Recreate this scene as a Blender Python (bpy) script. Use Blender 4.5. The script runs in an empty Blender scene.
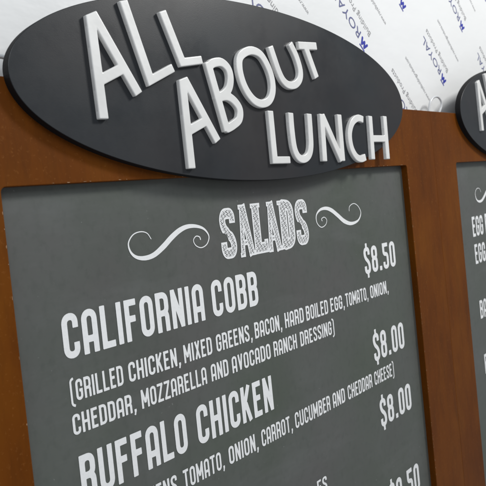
import bpy, bmesh, math, random
import numpy as np
from mathutils import Vector, Matrix
random.seed(7); rng = np.random.default_rng(7)
SC = bpy.context.scene
COL = SC.collection
Z0 = 1.20                      # height of the menu panel's top edge

# ------------------------------------------------------------------ camera model
R = np.array([[0.68921421, 0.10223079, -0.7173093], [-0.09236719, 0.9943156, 0.05296027], [0.718646, 0.02975487, 0.69473922]])
F, PP, S = 600.0, np.array((243.0, 220.0)), 0.4022874
CAMX, CAMZ = -0.1826840, -0.0264473

def P(q, off=0.0):
    """photo point -> (x, z) on the plane standing `off` metres in front of the panels"""
    r = R.T @ np.array([(q[0]-PP[0])/F, (q[1]-PP[1])/F, 1.0])
    v = r*((S-off)/r[2])
    return np.array([v[0]+CAMX, -v[1]+CAMZ])

# ------------------------------------------------------------------ materials
def mat(name, col, rough=.5, spec=.5, coat=0, coat_r=.1, build=None):
    m = bpy.data.materials.new(name); m.use_nodes = True
    nt = m.node_tree; b = nt.nodes['Principled BSDF']
    b.inputs['Base Color'].default_value = (*col, 1)
    b.inputs['Roughness'].default_value = rough
    b.inputs['Specular IOR Level'].default_value = spec
    b.inputs['Coat Weight'].default_value = coat
    b.inputs['Coat Roughness'].default_value = coat_r
    if build: build(nt, b)
    return m

def N(nt, t, **k):
    n = nt.nodes.new(t)
    for a, v in k.items(): setattr(n, a, v)
    return n

def noise(nt, scale, detail=4, rough=.55, stretch=None, off=(0, 0, 0)):
    tc = N(nt, 'ShaderNodeTexCoord'); mp = N(nt, 'ShaderNodeMapping')
    nt.links.new(tc.outputs['Object'], mp.inputs['Vector'])
    if stretch: mp.inputs['Scale'].default_value = stretch
    mp.inputs['Location'].default_value = off
    n = N(nt, 'ShaderNodeTexNoise')
    n.inputs['Scale'].default_value = scale; n.inputs['Detail'].default_value = detail
    n.inputs['Roughness'].default_value = rough
    nt.links.new(mp.outputs['Vector'], n.inputs['Vector'])
    return n

def ramp(nt, src, stops):
    r = N(nt, 'ShaderNodeValToRGB'); e = r.color_ramp.elements
    while len(e) < len(stops): e.new(.5)
    for x, (p, c) in zip(e, stops):
        x.position = p; x.color = (*c, 1) if len(c) == 3 else c
    nt.links.new(src, r.inputs['Fac']); return r

def mix(nt, a, b, fac, mode='MIX'):
    m = N(nt, 'ShaderNodeMix', data_type='RGBA', blend_type=mode)
    for sock, v in ((m.inputs[6], a), (m.inputs[7], b), (m.inputs[0], fac)):
        if hasattr(v, 'is_linked'): nt.links.new(v, sock)
        elif isinstance(v, tuple): sock.default_value = (*v, 1)
        else: sock.default_value = v
    return m.outputs[2]

def bump(nt, b, h, strength, dist):
    n = N(nt, 'ShaderNodeBump'); n.inputs['Strength'].default_value = strength
    n.inputs['Distance'].default_value = dist
    nt.links.new(h, n.inputs['Height']); nt.links.new(n.outputs['Normal'], b.inputs['Normal'])

def b_panel(nt, b):
    a = ramp(nt, noise(nt, 5.5, 3, .5).outputs['Fac'], [(.34, (.079, .093, .076)), (.5, (.090, .097, .089)), (.66, (.098, .096, .094))])
    w = noise(nt, 9, 6, .62, (1, 1, .55), (3, 1, 2))
    c = mix(nt, a.outputs['Color'], (.145, .155, .152), ramp(nt, w.outputs['Fac'], [(.40, (0, 0, 0)), (.80, (.36, .36, .36))]).outputs['Color'])
    d = noise(nt, 150, 3, .6, (1, 1, .7))
    c = mix(nt, c, (.045, .055, .048), ramp(nt, d.outputs['Fac'], [(.50, (0, 0, 0)), (.78, (.28, .28, .28))]).outputs['Color'])
    nt.links.new(c, b.inputs['Base Color'])
    sm = noise(nt, 16, 7, .7, (.35, 1, 1.3), (5, 0, 3))          # wiped streaks
    c = mix(nt, c, (.16, .165, .165), ramp(nt, sm.outputs['Fac'], [(.52, (0, 0, 0)), (.78, (.36, .36, .36))]).outputs['Color'])
    v = noise(nt, 260, 2, .5, (1, 1, 1), (1, 4, 0))              # chalk specks
    c = mix(nt, c, (.32, .33, .33), ramp(nt, v.outputs['Fac'], [(.72, (0, 0, 0)), (.80, (.5, .5, .5))]).outputs['Color'])
    nt.links.new(c, b.inputs['Base Color'])
    bump(nt, b, noise(nt, 900, 2).outputs['Fac'], .08, .0003)
    r = ramp(nt, w.outputs['Fac'], [(.3, (.36,)*3), (.7, (.5,)*3)])
    nt.links.new(r.outputs['Color'], b.inputs['Roughness'])

def b_frame(nt, b):
    a = ramp(nt, noise(nt, 9, 5, .6, (1.2, 1, .6)).outputs['Fac'], [(.3, (.090, .0225, .0006)), (.52, (.128, .0345, .0010)), (.75, (.165, .051, .002))])
    g = noise(nt, 50, 6, .7, (1.8, 1, .3))
    c = mix(nt, a.outputs['Color'], (.055, .016, .001), ramp(nt, g.outputs['Fac'], [(.46, (0, 0, 0)), (.70, (.36, .36, .36))]).outputs['Color'])
    f = noise(nt, 420, 3, .6)
    c = mix(nt, c, (.30, .12, .03), ramp(nt, f.outputs['Fac'], [(.60, (0, 0, 0)), (.80, (.35, .35, .35))]).outputs['Color'])
    nt.links.new(c, b.inputs['Base Color'])
    bump(nt, b, g.outputs['Fac'], .25, .0006)

def b_oval(nt, b):
    a = ramp(nt, noise(nt, 6, 3).outputs['Fac'], [(.3, (.015, .021, .026)), (.7, (.026, .025, .027))])
    nt.links.new(a.outputs['Color'], b.inputs['Base Color'])
    bump(nt, b, noise(nt, 1300, 2, .6).outputs['Fac'], .12, .0002)
    r = ramp(nt, noise(nt, 14, 6, .65).outputs['Fac'], [(.35, (.30,)*3), (.65, (.48,)*3)])
    nt.links.new(r.outputs['Color'], b.inputs['Roughness'])

def b_white(nt, b):
    a = ramp(nt, noise(nt, 35, 4).outputs['Fac'], [(.3, (.70, .70, .69)), (.7, (.80, .80, .79))])
    nt.links.new(a.outputs['Color'], b.inputs['Base Color'])
    bump(nt, b, noise(nt, 90, 2).outputs['Fac'], .25, .0008)

def b_print(nt, b):
    a = ramp(nt, noise(nt, 380, 3, .6).outputs['Fac'], [(.28, (.76, .78, .79)), (.5, (.83, .84, .85))])
    nt.links.new(a.outputs['Color'], b.inputs['Base Color'])

def b_sheet(nt, b):
    a = ramp(nt, noise(nt, 3, 3).outputs['Fac'], [(.3, (.76, .775, .78)), (.7, (.80, .81, .82))])
    nt.links.new(a.outputs['Color'], b.inputs['Base Color'])
    bump(nt, b, noise(nt, 7, 5, .5, (1, 1, 1.8)).outputs['Fac'], .3, .008)

M = dict(
    panel=mat('chalkboard_print', (.11, .115, .11), .42, .35, build=b_panel),
    frame=mat('brown_lacquered_board', (.2, .06, .005), .50, .12, build=b_frame),
    nick=mat('bare_chipped_edge', (.33, .20, .11), .8, .2),
    oval=mat('charcoal_board', (.03, .03, .035), .42, .30, build=b_oval),
    rim=mat('black_cut_edge', (.006, .006, .007), .7, .25),
    white=mat('gloss_white_foam', (.75, .75, .74), .30, .5, .35, .12, build=b_white),
    ink=mat('white_print', (.68, .70, .72), .55, .3, build=b_print),
    sheet=mat('white_film', (.8, .8, .8), .35, .4, build=b_sheet),
    blue=mat('blue_ink', (.03, .04, .34), .5, .3),
    navy=mat('navy_ink', (.12, .13, .27), .5, .3),
    grey=mat('grey_ink', (.32, .32, .33), .5, .3),
    wire=mat('pale_wire', (.62, .64, .66), .25, .6, .5, .1),
)

# ------------------------------------------------------------------ object helpers
def new_obj(name, me, parent=None, mats=()):
    o = bpy.data.objects.new(name, me); COL.objects.link(o)
    for m in mats: me.materials.append(m)
    if parent is not None: o.parent = parent
    return o

def thing(name, label, cat, loc, group=None):
    o = bpy.data.objects.new(name, None); COL.objects.link(o)
    o.location = loc; o.empty_display_size = .05
    o['label'] = label; o['category'] = cat
    if group: o['group'] = group
    return o

def mesh_of(name, verts, faces, smooth=False, mi=None):
    me = bpy.data.meshes.new(name)
    me.from_pydata([tuple(v) for v in verts], [], faces)
    if smooth: me.polygons.foreach_set('use_smooth', [True]*len(me.polygons))
    if mi is not None: me.polygons.foreach_set('material_index', mi)
    me.update(); return me

# ------------------------------------------------------------------ lettering: signed distance + marching squares
def fillet(pts, r, closed=False, n=7):
    """polyline with rounded corners"""
    pts = [np.array(p, float) for p in pts]; out = []
    m = len(pts)
    for i, p in enumerate(pts):
        if not closed and i in (0, m-1): out.append(p); continue
        a, b = pts[i-1]-p, pts[(i+1) % m]-p
        la, lb = np.linalg.norm(a), np.linalg.norm(b); a /= la; b /= lb
        k = min(r, la*.5, lb*.5)
        p0, p1 = p+a*k, p+b*k
        for t in np.linspace(0, 1, n):
            out.append((1-t)**2*p0+2*t*(1-t)*(p+(p0+p1-2*p)*.06)+t*t*p1)
    if closed: out.append(out[0])
    return out

def sdf(X, Y, strokes, t):
    """strokes: list of (points, butt) ; butt ends are cut square"""
    D = np.full(X.shape, 9e9)
    for st in strokes:
        if isinstance(st[0], str):                       # mitred corner: overlap of two strips
            _, a, b, c, t2 = st; d = np.full(X.shape, -9e9)
            for p, q, tt in ((a, b, t), (b, c, t2)):
                u = (q-p)/np.linalg.norm(q-p)
                d = np.maximum(d, np.abs(-(X-b[0])*u[1]+(Y-b[1])*u[0])-tt/2)
            D = np.minimum(D, d); continue
        pts, butt = st[0], st[1]; w = st[2] if len(st) > 2 else t
        n = len(pts)-1; E = np.full(X.shape, 9e9)
        P0 = [np.array(p, float) for p in pts]
        for i in range(n):
            a, b = P0[i], P0[i+1]
            L = np.linalg.norm(b-a)
            if L < 1e-9: continue
            u = (b-a)/L
            s = (X-a[0])*u[0]+(Y-a[1])*u[1]; q = np.abs(-(X-a[0])*u[1]+(Y-a[1])*u[0])
            if np.ndim(w): wa, wb = w[i], w[i+1]
            else: wa = wb = w
            sc = np.clip(s, 0, L); hw = (wa+(wb-wa)*sc/L)/2
            d = np.hypot(s-sc, q)-hw
            if butt and n == 1: d = np.maximum(np.maximum(-s, s-L), q-hw)
            E = np.minimum(E, d)
        if butt and n > 1:
            for e, f in ((P0[0], P0[1]), (P0[-1], P0[-2])):
                u = (e-f)/np.linalg.norm(e-f); ww = w if not np.ndim(w) else w[0]
                s = (X-e[0])*u[0]+(Y-e[1])*u[1]
                near = np.hypot(X-e[0], Y-e[1]) < ww*.8
                E = np.where(near, np.maximum(E, s), E)
        D = np.minimum(D, E)
    return D

def contour(X, Y, D, iso=0.0):
    """filled marching squares -> verts (x, y, d), faces, boundary edges"""
    ny, nx = D.shape; D = D-iso
    D = np.where(np.abs(D) < 1e-9, 1e-9, D)
    V = []; idx = {}; faces = []; bnd = []
    ins = D < 0
    def gv(j, i):
        k = (0, j, i)
        if k not in idx: idx[k] = len(V); V.append((X[j, i], Y[j, i], D[j, i]))
        return idx[k]
    def ev(j, i, j2, i2):
        k = (1,)+min((j, i), (j2, i2))+max((j, i), (j2, i2))
        if k not in idx:
            a, b = D[j, i], D[j2, i2]; t = min(max(a/(a-b), .02), .98)
            idx[k] = len(V); V.append((X[j, i]+(X[j2, i2]-X[j, i])*t, Y[j, i]+(Y[j2, i2]-Y[j, i])*t, 0.0))
        return idx[k]
    cnt = ins[:-1, :-1].astype(int)+ins[1:, :-1]+ins[:-1, 1:]+ins[1:, 1:]
    for j, i in zip(*np.nonzero(cnt)):
        c = [(j, i), (j, i+1), (j+1, i+1), (j+1, i)]
        s = [ins[p] for p in c]
        if all(s): faces.append([gv(*p) for p in c]); continue
        if s in ([True, False, True, False], [False, True, False, True]):
            for k in range(4):
                if s[k]:
                    e1, e0 = ev(*c[k], *c[(k+1) % 4]), ev(*c[k-1], *c[k])
                    faces.append([gv(*c[k]), e1, e0]); bnd.append((e1, e0))
            continue
        poly = []; cross = []
        for k in range(4):
            if s[k]: poly.append(gv(*c[k]))
            if s[k] != s[(k+1) % 4]:
                e = ev(*c[k], *c[(k+1) % 4]); poly.append(e); cross.append((len(poly)-1, s[k]))
        faces.append(poly)
        (p0, out0), (p1, _) = cross
        bnd.append((poly[p0], poly[p1]) if out0 else (poly[p1], poly[p0]))
    return V, faces, bnd

def glyph(ch, w, t):
    h = t/2; L, Q, B, T = h, w-h, h, 1-h
    r = .17; m = .53
    f = fillet
    g = {
     'A': [(f([(L, 0), (L, T), (Q, T), (Q, 0)], r), 1), ([(L, .33), (Q, .33)], 1)],
     'B': [(f([(L, B), (L, T), (Q, T), (Q, m), (L, m)], r*.8), 0), ([(L, 0), (L, 1)], 1), (f([(L, m), (Q, m), (Q, B), (L, B)], r*.8), 0), ([(0, T), (w*.5, T)], 1), ([(0, B), (w*.5, B)], 1)],
     'C': [(f([(Q, .66), (Q, T), (L, T), (L, B), (Q, B), (Q, .34)], r), 1)],
     'D': [([(L, 0), (L, 1)], 1), (f([(L, T), (Q, T), (Q, B), (L, B)], r), 0), ([(0, T), (w*.5, T)], 1), ([(0, B), (w*.5, B)], 1)],
     'E': [([(L, 0), (L, 1)], 1), ([(0, T), (w*.95, T)], 1), ([(0, m), (w*.85, m)], 1), ([(0, B), (w*.95, B)], 1)],
     'F': [([(L, 0), (L, 1)], 1), ([(0, T), (w*.95, T)], 1), ([(0, m), (w*.85, m)], 1)],
     'G': [(f([(Q, .68), (Q, T), (L, T), (L, B), (Q, B), (Q, .48-h)], r), 0), ([(w*.5, .46), (w, .46)], 1)],
     'H': [([(L, 0), (L, 1)], 1), ([(Q, 0), (Q, 1)], 1), ([(L, .5), (Q, .5)], 1)],
     'I': [([(w/2, 0), (w/2, 1)], 1)],
     'K': [([(L, 0), (L, 1)], 1), ([(L*1.1, .36), (Q, 1)], 1), ([(w*.45, .52), (Q, 0)], 1)],
     'L': [([(L, 0), (L, 1)], 1), ([(0, B), (w, B)], 1)],
     'M': [([(L, 0), (L, 1)], 1), ([(Q, 0), (Q, 1)], 1), ([(L, .97), (w/2, .28)], 1), ([(Q, .97), (w/2, .28)], 1)],
     'N': [([(L, 0), (L, 1)], 1), ([(Q, 0), (Q, 1)], 1), ([(L, .96), (Q, .04)], 1)],
     'O': [(f([(L, B), (L, T), (Q, T), (Q, B)], r, True), 0)],
     'P': [([(L, 0), (L, 1)], 1), (f([(L, T), (Q, T), (Q, .44), (L, .44)], r), 0)],
     'R': [([(L, 0), (L, 1)], 1), (f([(L, T), (Q, T), (Q, .47), (L, .47)], r*.85), 0), (f([(L, .47), (Q*.98, .47), (Q, 0)], .10), 1), ([(0, T), (w*.5, T)], 1)],
     'S': [(f([(Q, .70), (Q, T), (L, T), (L, .60), (Q, .42), (Q, B), (L, B), (L, .30)], r), 1)],
     'T': [([(w/2, 0), (w/2, 1)], 1), ([(0, T), (w, T)], 1)],
     'U': [(f([(L, 1), (L, B), (Q, B), (Q, 1)], r), 1)],
     'V': [([(L, 1), (w/2, .04)], 1), ([(Q, 1), (w/2, .04)], 1)],
     'X': [([(L, 1), (Q, 0)], 1), ([(Q, 1), (L, 0)], 1)],
     'Z': [([(0, T), (w, T)], 1), ([(0, B), (w, B)], 1), ([(Q, T), (L, B)], 1)],
     '&': [(f([(Q, .1), (L, .66), (L, T), (Q*.8, T), (Q*.8, .66), (L, .4), (L, B), (Q*.8, B), (Q, .45)], .12), 0)],
     '0': [(f([(L, B), (L, T), (Q, T), (Q, B)], r, True), 0)],
     '5': [([(0, T), (w*.95, T)], 1), (f([(L, 1), (L, .56), (Q, .58), (Q, B), (L, B), (L, .28)], r*.9), 1)],
     '8': [(f([(L, m), (L, T), (Q, T), (Q, m)], r*.9, True), 0), (f([(L, m), (L, B), (Q, B), (Q, m)], r*.9, True), 0)],
     '9': [(f([(L, .44), (L, T), (Q, T), (Q, .44)], r*.9, True), 0), (f([(Q, .6), (Q, B), (L, B), (L, .26)], r), 1)],
     '$': [(f([(Q, .70), (Q, T), (L, T), (L, .60), (Q, .42), (Q, B), (L, B), (L, .30)], r), 1), ([(w/2, T), (w/2, 1.14)], 1, t*.8), ([(w/2, -.14), (w/2, B)], 1, t*.8)],
     ',': [([(w/2, 0), (w/2, t)], 1, t), ([(w/2+h*.3, h), (w/2-h*.7, -.16)], 1, t*.75)],
     '.': [([(w/2, 0), (w/2, t*1.1)], 1, t*1.1)],
     '(': [(f([(w, 1.10), (h*.9, 1.02), (h*.9, -.12), (w, -.20)], .12), 1, t*.85)],
     ')': [(f([(0, 1.10), (w-h*.9, 1.02), (w-h*.9, -.12), (0, -.20)], .12), 1, t*.85)],
    }
    return g[ch]

WID = {'I': .0, 'M': .58, ',': .2, '.': .2, '(': .26, ')': .26, 'L': .40, 'E': .40, 'F': .40, 'T': .44, '$': .42, '8': .42, '0': .42, '5': .42, '9': .42}
CACHE = {}
def glyph_mesh(ch, t, res):
    k = (ch, t, res)
    if k not in CACHE:
        w = WID.get(ch, .45)
        if ch == 'I': w = t
        x0, x1, y0, y1 = -.03, w+.03, -.26, 1.19
        if ch not in '(),$': y0, y1 = -.03, 1.03
        nx = max(6, int((x1-x0)*res*1.5)); ny = int((y1-y0)*res)
        X, Y = np.meshgrid(np.linspace(x0, x1, nx), np.linspace(y0, y1, ny))
        V, Fc, _ = contour(X, Y, sdf(X, Y, glyph(ch, w, t), t))
        CACHE[k] = (np.array(V), Fc, w)
    return CACHE[k]

LIFT = .0003
def word_into(V, Fs, s, x0, x1, zt0, zb0, zt1, zb1, t, res, fit=None, gap=.10):
    """letters of s, `fit` (s without its punctuation) stretched exactly between x0 and x1;
    cap line zt, base line zb, given at both ends"""
    fit = fit or s
    lead = s.index(fit); adv = []; x = 0
    for ch in s:
        w = glyph_mesh(ch, t, res)[2]; adv.append((x, w)); x += w+gap
    a = adv[lead][0]; b = adv[lead+len(fit)-1]; b = b[0]+b[1]
    k = (x1-x0)/(b-a)
    for ch, (xa, w) in zip(s, adv):
        gv, gf, _ = glyph_mesh(ch, t, res); base = len(V)
        for v in gv:
            X = x0+(xa-a+v[0])*k; u = (X-x0)/(x1-x0)
            zb = zb0+(zb1-zb0)*u; zt = zt0+(zt1-zt0)*u
            V.append((X, -LIFT, zb+(zt-zb)*v[1]))
        Fs.extend([[base+i for i in f] for f in gf])

def text_line(name, words, zt, zb, t, res, parent, label=None):
    V, Fs = [], []
    for wd in words:
        s, x0, x1 = wd[:3]; fit = wd[3] if len(wd) > 3 else None
        word_into(V, Fs, s, x0, x1, zt, zb, zt, zb, t, res, fit)
    o = new_obj(name, mesh_of(name, V, Fs), parent, [M['ink']])
    if label: o['label'] = label
    return o

def px_words(lst):
    """(string, start px, end px[, fit]) -> world x"""
    out = []
    for w in lst:
        out.append((w[0], P(w[1])[0], P(w[2])[0])+tuple(w[3:]))
    return out

# raised letter: pillow-edged relief
def relief(name, strokes, t, base, height, rad, parent, res=.00042, mats=(), clip=None):
    pts = np.array([p for s in strokes if not isinstance(s[0], str) for p in s[0]])
    pad = t*.9
    lo, hi = pts.min(0)-pad, pts.max(0)+pad
    nx, ny = int((hi[0]-lo[0])/res), int((hi[1]-lo[1])/res)
    X, Y = np.meshgrid(np.linspace(lo[0], hi[0], nx), np.linspace(lo[1], hi[1], ny))
    D = sdf(X, Y, strokes, t)
    if clip:                                 # the slanted flat top of an A
        a, b = clip; u = (b-a)/np.linalg.norm(b-a)
        D = np.maximum(D, -(X-a[0])*u[1]+(Y-a[1])*u[0])
    for _ in range(2):                       # soften the cut corners a little
        E = np.pad(D, 1, mode='edge')
        D = (E[1:-1, 1:-1]*4+E[:-2, 1:-1]+E[2:, 1:-1]+E[1:-1, :-2]+E[1:-1, 2:])/8
    V, Fc, bnd = contour(X, Y, D)
    def z(d):
        q = min(-d, rad); return base+height-rad+math.sqrt(max(0, rad*rad-(rad-q)**2))
    vv = [(x, -z(d), y) for x, y, d in V]
    n = len(vv); m = {}
    for a, b in bnd:
        for q in (a, b):
            if q not in m: m[q] = len(vv); vv.append((V[q][0], -base, V[q][1]))
    faces = [list(f) for f in Fc]+[[b, a, m[a], m[b]] for a, b in bnd]
    return new_obj(name, mesh_of(name, vv, faces, True), parent, mats)

# ------------------------------------------------------------------ menu board geometry
WL, WR, WB = -.0040, .5466, -.86          # window in the frame (x, x, z) ; top at 0
FL, FR, FT, FB = WL-.0700, WR+.0812, .0750, -.94
FRONT, BACK = .0085, -.0120
PITCH = .7015

def rrect(x0, x1, z0, z1, r, n=6):
    out = []
    for cx, cz, a0 in ((x1-r, z1-r, 0), (x0+r, z1-r, 90), (x0+r, z0+r, 180), (x1-r, z0+r, 270)):
        for k in range(n+1):
            a = math.radians(a0+90*k/n); out.append((cx+r*math.cos(a), cz+r*math.sin(a)))
    return out

def frame_mesh(chips):
    b = .0007
    loops = [(rrect(FL, FR, FB, FT, .0012), BACK), (rrect(FL, FR, FB, FT, .0012), FRONT-b),
             (rrect(FL+b*.3, FR-b*.3, FB+b*.3, FT-b*.3, .0012), FRONT-b*.3),
             (rrect(FL+b, FR-b, FB+b, FT-b, .001), FRONT),
             (rrect(WL-b, WR+b, WB-b, b, .004), FRONT), (rrect(WL-b*.3, WR+b*.3, WB-b*.3, b*.3, .004), FRONT-b*.3),
             (rrect(WL, WR, WB, 0, .0035), FRONT-b), (rrect(WL, WR, WB, 0, .0035), BACK)]
    V, Fs = [], []
    n = len(loops[0][0])
    for lp, off in loops: V += [(x, -off, z) for x, z in lp]
    L = len(loops)
    for a in range(L):
        c = (a+1) % L
        for i in range(n):
            j = (i+1) % n
            Fs.append([a*n+i, a*n+j, c*n+j, c*n+i])
    nf = len(Fs)
    for q in chips: add_nicks(V, Fs, *q)
    return mesh_of('frame', V, Fs, mi=[0]*nf+[1]*(len(Fs)-nf))

def add_nicks(V, Fs, side, cnt, seed, z0=-.50):
    """small irregular chips of bare board along the window's front edge"""
    rr = random.Random(seed)
    for _ in range(cnt):
        ln = rr.uniform(.0004, .0017)*(1.5 if rr.random() < .15 else 1); wd = rr.uniform(.00018, .00042)
        if side == 'right': c = (WR+.0008, rr.uniform(z0, -.012)); ax = (0, 1)
        elif side == 'left': c = (WL-.0008, rr.uniform(z0, -.012)); ax = (0, 1)
        else: c = (rr.uniform(WL+.02, WR-.01), .0008); ax = (1, 0)
        k = 8; base = len(V)
        for i in range(k):
            a = 2*math.pi*i/k; q = rr.uniform(.6, 1.1)
            u, v = math.cos(a)*ln*q, math.sin(a)*wd*q
            V.append((c[0]+ax[0]*u+ax[1]*v, -FRONT-.0001, c[1]+ax[1]*u+ax[0]*v))
        V.append((c[0], -FRONT-.0002, c[1]))
        for i in range(k): Fs.append([base+i, base+(i+1) % k, base+k])

def panel_mesh():
    bm = bmesh.new()
    x0, x1, z0, z1 = WL-.003, WR+.003, WB-.003, .003
    vs = [bm.verts.new(v) for v in [(x0, 0, z0), (x1, 0, z0), (x1, 0, z1), (x0, 0, z1), (x0, .003, z0), (x1, .003, z0), (x1, .003, z1), (x0, .003, z1)]]
    for f in ((0, 1, 2, 3), (4, 7, 6, 5), (0, 3, 7, 4), (1, 5, 6, 2), (3, 2, 6, 7), (0, 4, 5, 1)): bm.faces.new([vs[i] for i in f])
    me = bpy.data.meshes.new('menu_panel'); bm.to_mesh(me); bm.free(); return me

OF, OT = .0166, .0086      # front face of the oval above the panel plane, its thickness less a hair
CX, CZ, AX, AZ = .2710, .0773, .2645, .0850
def oval_mesh(dx=0):
    n = 220; b = .0005; V = []; Fs = []; mi = []
    prof = [(0, FRONT-.0003), (0, OF-b), (b*.35, OF-b*.35), (b, OF)]
    for ins, off in prof:
        for i in range(n):
            a = 2*math.pi*i/n
            V.append((CX+dx+(AX-ins)*math.cos(a), -off, CZ+(AZ-ins)*math.sin(a)))
    for k in range(len(prof)-1):
        for i in range(n):
            j = (i+1) % n; Fs.append([k*n+i, k*n+j, (k+1)*n+j, (k+1)*n+i]); mi.append(1 if k < 2 else 0)
    Fs.append([(len(prof)-1)*n+i for i in range(n)]); mi.append(0)
    Fs.append([i for i in range(n)][::-1]); mi.append(1)
    me = mesh_of('header_sign', V, Fs, False, mi); return me

# raised lettering, traced as strokes on the letters' front plane
RAD = .0008; LH = .0042; LT = .0082; LO = OF+LH
def W(*pts): return [P((p[0]+1.3, p[1]), LO) for p in pts]
def corner_L(a, b, c, t, t2=.0072):
    """L: stem a-b, foot b-c with a square outer corner"""
    a, b, c = (np.array(q) for q in (a, b, c))
    return [([a, b], 1), ([b, c], 1, t2), ('miter', a, b, c, t2)]
def curve_pts(pts, closed=False, n=6):
    """Catmull-Rom"""
    p = [np.array(q, float) for q in pts]; out = []; m = len(p)
    for i in range(m if closed else m-1):
        g = (lambda k: p[k % m]) if closed else (lambda k: p[min(max(k, 0), m-1)])
        a, b, c, d = g(i-1), g(i), g(i+1), g(i+2)
        for t in np.arange(n)/n:
            out.append(.5*((2*b)+(-a+c)*t+(2*a-5*b+4*c-d)*t*t+(-a+3*b-3*c+d)*t**3))
    out.append(p[0] if closed else p[-1])
    return out

def title_letters():
    T = {}
    T['ALL_A'] = ('A', [(W((87.6, 0), (103.3, 118.8)), 1), (W((84.6, 0), (138.2, 94)), 1), (W((100.5, 79.5), (120.5, 69)), 1)])
    T['ALL_L1'] = ('L', corner_L(*W((122.5, 0), (150, 80), (172.5, 67.5)), LT))
    T['ALL_L2'] = ('L', corner_L(*W((161.5, 10.5), (181.8, 62), (201.4, 59.6)), LT))
    T['A'] = ('A', [(W((180.2, 66), (191.3, 168.5)), 1), (W((176.8, 66), (217.2, 141.2)), 1), (W((188.5, 130.5), (205, 121)), 1)])
    T['B'] = ('B', [(W((207, 61.5), (226.7, 131)), 1),
                    (curve_pts(W((208.5, 66), (213, 62.6), (221, 62.2), (227.5, 68.5), (229.8, 78), (228.3, 88), (223, 94.5), (217, 97.3))), 0),
                    (curve_pts(W((217, 97.3), (226, 96), (233.5, 100.5), (239, 109), (238.6, 119), (232.5, 125), (227, 128.2))), 0)])
    T['O'] = ('O', [(curve_pts(W((249.5, 50.3), (240, 56), (238.7, 67), (241.7, 80.5), (247, 92), (254, 100.5), (261.5, 103.5), (268.5, 100.5), (272, 91.5), (271.3, 79), (267, 66), (259.5, 54)), True), 0)])
    T['U'] = ('U', [(curve_pts(W((269.5, 46), (273.5, 58), (278, 71), (282.5, 80), (288, 84.7), (294.5, 84.5), (299, 79), (299.5, 70), (295.5, 56), (289.3, 43))), 1)])
    T['T'] = ('T', [(W((297.6, 45.2), (315.8, 46)), 1), (W((305, 47), (316, 77.8)), 1)])
    T['L2'] = ('L', corner_L(*W((269.5, 110.5), (274.3, 160), (289.5, 159.8)), LT))
    T['U2'] = ('U', [(curve_pts(W((289.8, 112.5), (291.2, 130), (293.8, 148), (298, 157), (303.5, 159), (308.3, 155), (310.2, 146), (309.5, 130), (308.3, 113.5))), 1)])
    T['N2'] = ('N', [(W((321, 113.8), (324.2, 161.3)), 1), (W((321.5, 115), (341.5, 160.5)), 1), (W((338.3, 114.3), (342.3, 161)), 1)])
    T['C2'] = ('C', [(curve_pts(W((362.5, 119.5), (357, 118), (351.5, 123), (349, 134), (350.8, 147), (355.5, 156.2), (360.5, 158.8), (365.0, 157))), 1)])
    T['H2'] = ('H', [(W((369.3, 115.8), (372.5, 159.3)), 1), (W((383.8, 116), (387.3, 159)), 1), (W((371, 138.5), (385.5, 138.5)), 1)])
    return T
TL = title_letters()
CLIP = dict(ALL_A=W((83, 15.5), (95.5, 10.3)), A=W((176.5, 80.3), (187, 76)))

def flourish(parent, pts, wid, dx=0.0, dz=0.0):
    q = curve_pts([P(p) for p in pts], n=8)
    k = np.interp(np.linspace(0, 1, len(q)), np.linspace(0, 1, len(wid)), wid)
    a = np.array(q); lo, hi = a.min(0)-.004, a.max(0)+.004
    res = .00035
    X, Y = np.meshgrid(np.arange(lo[0], hi[0], res), np.arange(lo[1], hi[1], res))
    V, Fs, _ = contour(X, Y, sdf(X, Y, [(q, 0, k)], 1))
    return new_obj('flourish', mesh_of('flourish', [(x+dx, -LIFT, y+dz) for x, y, d in V], Fs), parent, [M['ink']])
z1 = lambda a, b, s, pts: [(a+x/s, b+y/s) for x, y in pts]
FL1 = z1(120, 190, 4.86, [(150, 238), (130, 210), (98, 203), (62, 218), (40, 258), (50, 300), (78, 326), (120, 331), (165, 315), (210, 275), (250, 230), (290, 195), (330, 177), (375, 177), (410, 192), (431, 225), (422, 262), (395, 280), (368, 270), (356, 245), (368, 225), (385, 228), (390, 240)])
WD1 = np.array([.7, .8, .9, 1.0, 1.2, 1.8, 2.8, 4.0, 4.6, 5.2, 5.2, 4.8, 4.0, 3.0, 2.0, 1.2, 1.0, .9, .9, .8, .9, 1.1, 1.2])*.00095
FL2 = z1(300, 180, 6.075, [(297, 188), (300, 160), (325, 143), (352, 160), (368, 200), (352, 245), (310, 264), (268, 250), (228, 215), (190, 184), (155, 172), (120, 182), (98, 215), (102, 260), (128, 287), (154, 272), (161, 243), (146, 226), (130, 236), (133, 248)])
WD2 = np.array([1, .9, .9, 1.0, 1.3, 2.4, 4.2, 5.4, 5.2, 5.0, 4.0, 2.8, 1.6, 1.1, 1.0, .9, .9, .9, 1.0, 1.2])*.00095

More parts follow.
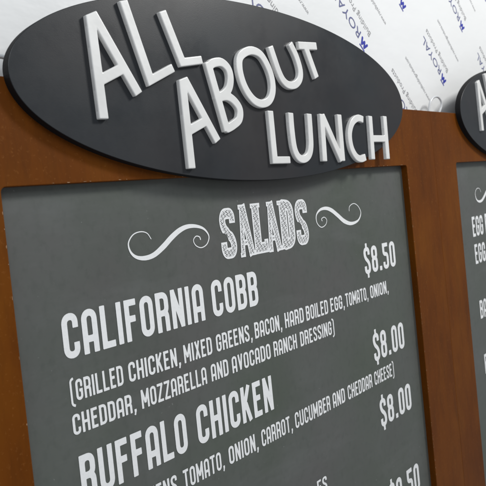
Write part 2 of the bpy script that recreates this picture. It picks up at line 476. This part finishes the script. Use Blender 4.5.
def heading(parent):
    """SALADS: wide letters printed as an outline filled with chalk hatching"""
    t = .31
    def slab(x, y, w=.2): return ([(x-w/2, y), (x+w/2, y)], 1, .09)
    f = fillet
    G = {
     'S': (.64, [(f([(.49, .68), (.49, .87), (.15, .87), (.13, .62), (.48, .36), (.48, .12), (.13, .12), (.13, .34)], .2, n=9), 1, .21)]),
     'A': (.66, [([(.20, 1), (.10, 0)], 1, .17), ([(.23, 1), (.49, 0)], 1, .24), ([(.15, .27), (.45, .27)], 1, .11), slab(.10, .04, .2), slab(.50, .04, .29), slab(.21, .96, .30)]),
     'L': (.58, [([(.20, 0), (.20, 1)], 1, .26), ([(.1, .11), (.56, .11)], 1, .22), slab(.2, .955, .34), slab(.2, .045, .34), ([(.5, 0), (.5, .27)], 1, .14)]),
     'D': (.60, [([(.20, 0), (.20, 1)], 1, .26), (f([(.2, .91), (.47, .88), (.47, .12), (.2, .09)], .2, n=9), 0, .22), slab(.14, .955, .26), slab(.14, .045, .26)]),
    }
    px = [('S', 218.6, 237.6, 206.7, 259.5), ('A', 237.6, 254.6, 204.5, 256), ('L', 250.4, 267.6, 203, 253.5), ('A', 266.0, 281.4, 201.6, 251), ('D', 277.6, 295.2, 200, 248.5), ('S', 294.2, 309.0, 198.2, 245.6)]
    V, Fs, seen = [], [], []
    rr = np.random.default_rng(3)
    for ch, xa, xb, ya, yb in px:
        w, st = G[ch]
        a, b = P((xa, (ya+yb)/2))[0], P((xb, (ya+yb)/2))[0]
        zt, zb = P(((xa+xb)/2-2, ya))[1], P(((xa+xb)/2+2, yb))[1]
        X, Y = np.meshgrid(np.linspace(-.04, w+.04, 110), np.linspace(-.04, 1.04, 190))
        D = sdf(X, Y, st, t)
        q = (X*1.0+Y*1.4)*1.0
        ph = rr.uniform(0, 6)
        wob = .35*np.sin(Y*31+ph)+.5*np.sin(X*17-Y*11+ph*2)+.3*np.sin(X*43+Y*23)
        hatch = np.abs(((q*20+wob*.45+ph) % 1)-.5)/20-.0155+.0045*np.sin(X*57+Y*37+ph)+.004*np.sin(Y*91-X*39)
        ring = -(D+.038)                                # >0 in the core
        inner = np.maximum(-ring, hatch)
        body = np.maximum(D, np.minimum(ring, hatch))
        gv, gf, _ = contour(X, Y, body)
        base = len(V)
        for v in gv: V.append((a+(.03+.94*v[0]/w)*(b-a), -LIFT*(1+.35*(len(seen) % 2)), zb+(zt-zb)*v[1]))
        Fs += [[base+i for i in f_] for f_ in gf]; seen.append(1)
    return new_obj('heading', mesh_of('heading', V, Fs), parent, [M['ink']])

def tube(name, pts, r, parent, m, n=10):
    pts = [Vector(p) for p in pts]; V = []; Fs = []
    for i, p in enumerate(pts):
        d = (pts[min(i+1, len(pts)-1)]-pts[max(i-1, 0)]).normalized()
        u = d.cross(Vector((.3, 1, .2))).normalized(); v = d.cross(u)
        for k in range(n):
            a = 2*math.pi*k/n; V.append(p+(u*math.cos(a)+v*math.sin(a))*r)
    for i in range(len(pts)-1):
        for k in range(n):
            Fs.append([i*n+k, i*n+(k+1) % n, (i+1)*n+(k+1) % n, (i+1)*n+k])
    Fs.append(list(range(n))[::-1]); Fs.append([(len(pts)-1)*n+k for k in range(n)])
    return new_obj(name, mesh_of(name, V, Fs, True), parent, [m])

def hanging_loop(parent, x, z):
    pts = [(-.006, -.030), (-.0055, -.010), (-.004, .000), (.001, .011), (.009, .0175), (.018, .0185), (.0245, .013), (.0250, .005), (.020, -.004), (.0155, -.014), (.013, -.030)]
    q = [p*np.array((1.25, 1.0)) for p in curve_pts(pts, n=5)]
    return tube('hanging_loop', [(x+p[0], .0145+.0015*math.sin(i*.15), z+p[1]) for i, p in enumerate(q)], .0017, parent, M['wire'])

# ------------------------------------------------------------------ FIRST BOARD
GRP = 'framed menu boards standing side by side'
b1 = thing('menu_board', 'brown framed chalkboard-look salad menu with large dark oval header of raised white letters', 'menu board', (0, 0, Z0), GRP)
fr = new_obj('frame', frame_mesh([('right', 60, 1), ('top', 30, 2), ('left', 14, 5)]), b1, [M['frame'], M['nick']])
pn = new_obj('menu_panel', panel_mesh(), b1, [M['panel']])
ov = new_obj('header_sign', oval_mesh(), b1, [M['oval'], M['rim']])
for k, (ch, st) in TL.items():
    relief('raised_letter', st, LT, OF-.0002, LH, RAD, ov, mats=[M['white']], clip=CLIP.get(k))['label'] = 'raised white letter ' + ch
hanging_loop(b1, -.003, FT+.001)

RES = 34
text_line('item_name', px_words([('CALIFORNIA', (62.5, 338), (203.6, 302)), ('COBB', (211.8, 300), (257.2, 288))]), -.0946, -.1281, .155, 48, pn, 'item name CALIFORNIA COBB')
text_line('item_name', px_words([('BUFFALO', (80.5, 478), (186.5, 432)), ('CHICKEN', (197, 427), (272.2, 392))]), -.2000, -.2341, .155, 48, pn, 'item name BUFFALO CHICKEN')
def mid(zt, zb, px):
    """photo x on the middle of a line of text -> point on that line"""
    y = 300.0
    for _ in range(20):
        z = P((px, y))[1]; y += (z-(zt+zb)/2)*500
    return (px, y)
def line(zt, zb, ws): return px_words([(w[0], mid(zt, zb, w[1]), mid(zt, zb, w[2]))+tuple(w[3:]) for w in ws])
zt, zb = -.1440, -.1597
text_line('description_line', line(zt, zb, [('(GRILLED', 75.6, 122.8, 'GRILLED'), ('CHICKEN,', 128.4, 176.4, 'CHICKEN'), ('MIXED', 183.6, 211.6), ('GREENS,', 216.0, 249.0, 'GREENS'),
    ('BACON,', 254.4, 279.0, 'BACON'), ('HARD', 284.6, 303.3), ('BOILED', 305.8, 327.6), ('EGG,', 330.2, 341.9, 'EGG'), ('TOMATO,', 345.3, 366.0, 'TOMATO'), ('ONION,', 370.0, 386.1, 'ONION')]), zt, zb, .142, RES, pn)
zt, zb = -.1687, -.1840
text_line('description_line', line(zt, zb, [('CHEDDAR,', 72.6, 131.6, 'CHEDDAR'), ('MOZZARELLA', 141.2, 206.3), ('AND', 210.9, 228.0), ('AVOCADO', 231.8, 270.2), ('RANCH', 273.5, 296.5), ('DRESSING)', 300.0, 331.2, 'DRESSING')]), zt, zb, .142, RES, pn)
zt, zb = -.2481, -.2645
text_line('description_line', line(zt, zb, [('(MIXED', 93.0, 124.0, 'MIXED'), ('GREENS,', 133.0, 177.0, 'GREENS'), ('TOMATO,', 183.3, 221.0, 'TOMATO'), ('ONION,', 228.7, 254.9, 'ONION'), ('CARROT,', 261.4, 289.7, 'CARROT'),
    ('CUCUMBER', 294.9, 329.9), ('AND', 332.6, 344.6), ('CHEDDAR', 347.6, 371.8), ('CHEESE)', 374.2, 391.6, 'CHEESE')]), zt, zb, .142, RES, pn)
zt, zb = P((321, 478.5))[1], P((321, 478.5))[1]-.0157
text_line('description_line', line(zt, zb, [('ES', 317.3, 326.8)]), zt, zb, .142, RES, pn)
for s, xa, xb, pt, pb in (('$8.50', 364.0, 394.8, (393.2, 240.8), (395.8, 265.9)), ('$8.00', 373.3, 403.5, (402.3, 321.4), (404.5, 347.4)),
                          ('$8.00', 380.2, 410.6, (409.4, 382.3), (411.9, 408.0)), ('$9.50', 389.5, 419.0, (417.6, 461.9), (420, 488.5))):
    zt, zb = P(pt)[1], P(pb)[1]
    text_line('price', line(zt, zb, [(s, xa, xb)]), zt, zb, .15, 48, pn, 'price '+s)
heading(pn)
flourish(pn, FL1, WD1); flourish(pn, FL2, WD2)

# ------------------------------------------------------------------ SECOND BOARD
b2 = thing('menu_board', 'right-hand framed menu board listing egg dishes, cut off at the photo edge', 'menu board', (PITCH, 0, Z0), GRP)
fr2 = new_obj('frame', frame_mesh([('left', 14, 9), ('top', 20, 11)]), b2, [M['frame'], M['nick']])
pn2 = new_obj('menu_panel', panel_mesh(), b2, [M['panel']])
DXO = .0035
ov2 = new_obj('header_sign', oval_mesh(DXO), b2, [M['oval'], M['rim']])
for k in ('ALL_A', 'ALL_L1', 'ALL_L2'):
    ch, st = TL[k]
    sh_ = np.array((DXO, .0015))
    st = [('miter',)+tuple(p+sh_ for p in s[1:4])+(s[4],) if isinstance(s[0], str) else ([np.array(p)+sh_ for p in s[0]],)+tuple(s[1:]) for s in st]
    cl = [p+sh_ for p in CLIP[k]] if k in CLIP else None
    relief('raised_letter', st, LT, OF-.0002, LH, RAD, ov2, mats=[M['white']], clip=cl)['label'] = 'raised white letter ' + ch
hanging_loop(b2, P((431.5, 108.0), -.0145)[0]-PITCH, FT+.010)
def second(name, s, pt, pb, cap, label=None):
    a = P(pt); zb = P(pb)[1]; w = 0
    t = .15
    for ch in s: w += (glyph_mesh(ch, t, 48)[2])+.10
    h = a[1]-zb
    x0 = (P(pt)[0]+P(pb)[0])/2-PITCH
    text_line(name, [(s, x0, x0+(w-.10)*h*cap)], a[1], zb, t, 48, pn2, label)
second('item_name', 'EGG', (471.3, 217.0), (473.2, 237.0), .86, 'item name beginning EGG')
second('item_name', 'EGG', (474.0, 244.6), (475.8, 264.2), .86, 'lower item name beginning EGG')
second('item_name', 'BA', (479.3, 300.7), (480.6, 319.0), .9, 'item name beginning BA')
second('item_name', 'F', (483.9, 354.6), (485.4, 374.0), .9, 'item name beginning with one tall letter')
# its "&"/next word beginnings after the two EGG lines
for pt, pb, ch in (((484.2, 213.9), (485.8, 233.9), 'B'), ):
    second('item_name', ch, pt, pb, .86, 'first letter after EGG')
# heading flourish: same drawing as on the first board
flourish(pn2, FL1, WD1, P((475.0, 196.0))[0]-PITCH-P((127.2, 243.5))[0], P((475.0, 196))[1]-P((127.2, 243.5))[1]+.004)

# ------------------------------------------------------------------ printed film sheet behind the boards
SOFF = -.030
sh = thing('printed_sheet', 'white plastic film printed with slanted blue and grey builder logos, behind the boards', 'plastic sheet', (0, -SOFF, Z0))
def sheet_mesh():
    nx, nz = 60, 50; V = []; Fs = []
    for layer in (0, .0015):
        for j in range(nz+1):
            for i in range(nx+1):
                V.append((-.45+2.4*i/nx, layer, -1.0+1.5*j/nz))
    n = (nx+1)*(nz+1)
    for j in range(nz):
        for i in range(nx):
            a = j*(nx+1)+i
            Fs.append([a, a+1, a+nx+2, a+nx+1]); Fs.append([n+a, n+a+nx+1, n+a+nx+2, n+a+1])
    edge = [i for i in range(nx+1)]+[j*(nx+1)+nx for j in range(1, nz+1)]+[nz*(nx+1)+i for i in range(nx-1, -1, -1)]+[j*(nx+1) for j in range(nz-1, 0, -1)]
    for k in range(len(edge)):
        a, b = edge[k], edge[(k+1) % len(edge)]; Fs.append([b, a, n+a, n+b])
    return mesh_of('film', V, Fs)
new_obj('film', sheet_mesh(), sh, [M['sheet']])

def font_mesh(s, size, width=None):
    cu = bpy.data.curves.new('t', 'FONT'); cu.body = s; cu.size = 1; cu.resolution_u = 3; cu.fill_mode = 'FRONT'
    o = bpy.data.objects.new('t', cu); COL.objects.link(o)
    bpy.context.view_layer.update()
    me = o.to_mesh(); V = np.array([v.co[:2] for v in me.vertices]); Fs = [list(p.vertices) for p in me.polygons]
    o.to_mesh_clear(); bpy.data.objects.remove(o); bpy.data.curves.remove(cu)
    V[:, 0] -= V[:, 0].min()
    V[:, 1] *= size
    V[:, 0] *= (width/V[:, 0].max()) if width else size
    return V, Fs
FM = dict(royal=font_mesh('ROYAL', .0185, .071), prod=font_mesh('Building Products', 0.0125, .0870), url=font_mesh('www.royalbuildingproducts.com', .0090, .0885))
def stroke_to(V, Fs, pts, w):
    pts = [np.array(p, float) for p in pts]
    X, Y = np.meshgrid(np.linspace(-.004, .024, 90), np.linspace(-.006, .020, 80))
    v, f, _ = contour(X, Y, sdf(X, Y, pts_list(pts), w)); return v, f
def pts_list(p): return [(p, 0)]
LP = dict(off=0)
def place(parts, name, org):
    """parts: (verts2d, faces, offset(along, down), material index)"""
    u = np.array((-.727, .686)); dn = np.array((.686, .727))
    V, Fs, mi = [], [], []
    for v2, f2, (oa, od), k in parts:
        base = len(V)
        for v in v2:
            q = org+u*(v[0]+oa)-dn*v[1]+dn*od
            V.append((q[0], -.0003, q[1]))
        Fs += [[base+i for i in f] for f in f2]; mi += [k]*len(f2)
    return new_obj(name, mesh_of(name, V, Fs, mi=mi), sh, [M['blue'], M['navy'], M['grey']])
# emblem: two stacked peaked bars
def emblem():
    X, Y = np.meshgrid(np.linspace(-.002, .020, 90), np.linspace(-.003, .020, 90))
    st = []
    pk = [(.0008, 0), (.0040, .0085), (.0075, .001), (.0110, .0085), (.0145, 0)]
    for a, b in zip(pk, pk[1:]): st.append(([a, b], 0))
    st.append(([(.0005, .0125), (.0145, .0125)], 1, .002))
    v, f, _ = contour(X, Y, sdf(X, Y, st, .0036)); return [(a, b) for a, b, c in v], f
EM = emblem()
def logo(ic):
    place([(EM[0], EM[1], (-.008, .003), 0), (FM['royal'][0], FM['royal'][1], (.0125, .0065), 1), (FM['prod'][0], FM['prod'][1], (-.004, .0250), 2)], 'printed_logo', ic)
def web(ic):
    place([(FM['url'][0], FM['url'][1], (-.0225, .0700), 2)], 'printed_web_address', ic)
o_ = SOFF
I4, I2, I3 = P((412, 121), o_), P((443.4, 78.4), o_), P((462, 25.3), o_)
I1 = P((363.9, 42.8), o_)
U = I1-I4
DN = (I2-I4); D2 = I3-I2
rows = [I4, I2, I3, I3+DN]
for r0 in rows:
    for k in (-2, -1, 0, 1, 2, 3):
        q = r0+U*k
        if -.30 < q[0] < 1.75 and -.12 < q[1] < .46: logo(q); web(q)
for k in (1, 2, 3):
    q = I1+np.array((-.182, -.013))+U*(k-1)
    if -.2 < q[0] < 1.6 and -.12 < q[1] < .46: logo(q); web(q)

# ------------------------------------------------------------------ camera
cam = bpy.data.cameras.new('camera'); co = bpy.data.objects.new('camera', cam); COL.objects.link(co)
cam.sensor_fit = 'HORIZONTAL'; cam.sensor_width = 36; cam.lens = 36*F/486
cam.shift_x = 0; cam.shift_y = (PP[1]-243)/486
right, down, fwd = R[0], R[1], R[2]
tw = lambda a: Vector((a[0], a[2], -a[1]))
x, y, zc = tw(right), -tw(down), -tw(fwd)
m = Matrix((x, y, zc)).transposed().to_4x4(); m.translation = Vector((CAMX, -S, Z0+CAMZ))
co.matrix_world = m
cam.dof.use_dof = True; cam.dof.focus_distance = .56; cam.dof.aperture_fstop = 22
cam.clip_start = .01; cam.clip_end = 100
SC.camera = co

# ------------------------------------------------------------------ light
w = bpy.data.worlds.new('World'); SC.world = w; w.use_nodes = True
bg = w.node_tree.nodes['Background']; bg.inputs[0].default_value = (.93, .96, 1.0, 1); bg.inputs[1].default_value = .35
def area(name, loc, target, size, power, col=(1, 1, 1)):
    l = bpy.data.lights.new(name, 'AREA'); l.shape = 'RECTANGLE'; l.size, l.size_y = size; l.energy = power; l.color = col
    o = bpy.data.objects.new(name, l); COL.objects.link(o); o.location = loc
    o.rotation_euler = (Vector(target)-Vector(loc)).to_track_quat('-Z', 'Y').to_euler(); return o
area('ceiling_lamp', (1.15, -.95, 2.15), (.25, 0, 1.2), (.3, .3), 17, (1, .985, .95))
area('fill_light', (-.35, -1.1, 2.0), (-.1, 0, 1.25), (.7, .7), 8, (.93, .97, 1))  # added fill, brightens the upper left of boards and film; not a real window
SC.render.engine = 'CYCLES'
SC.view_settings.view_transform = 'Standard'; SC.view_settings.look = 'None'
SC.view_settings.exposure = 0; SC.view_settings.gamma = 1
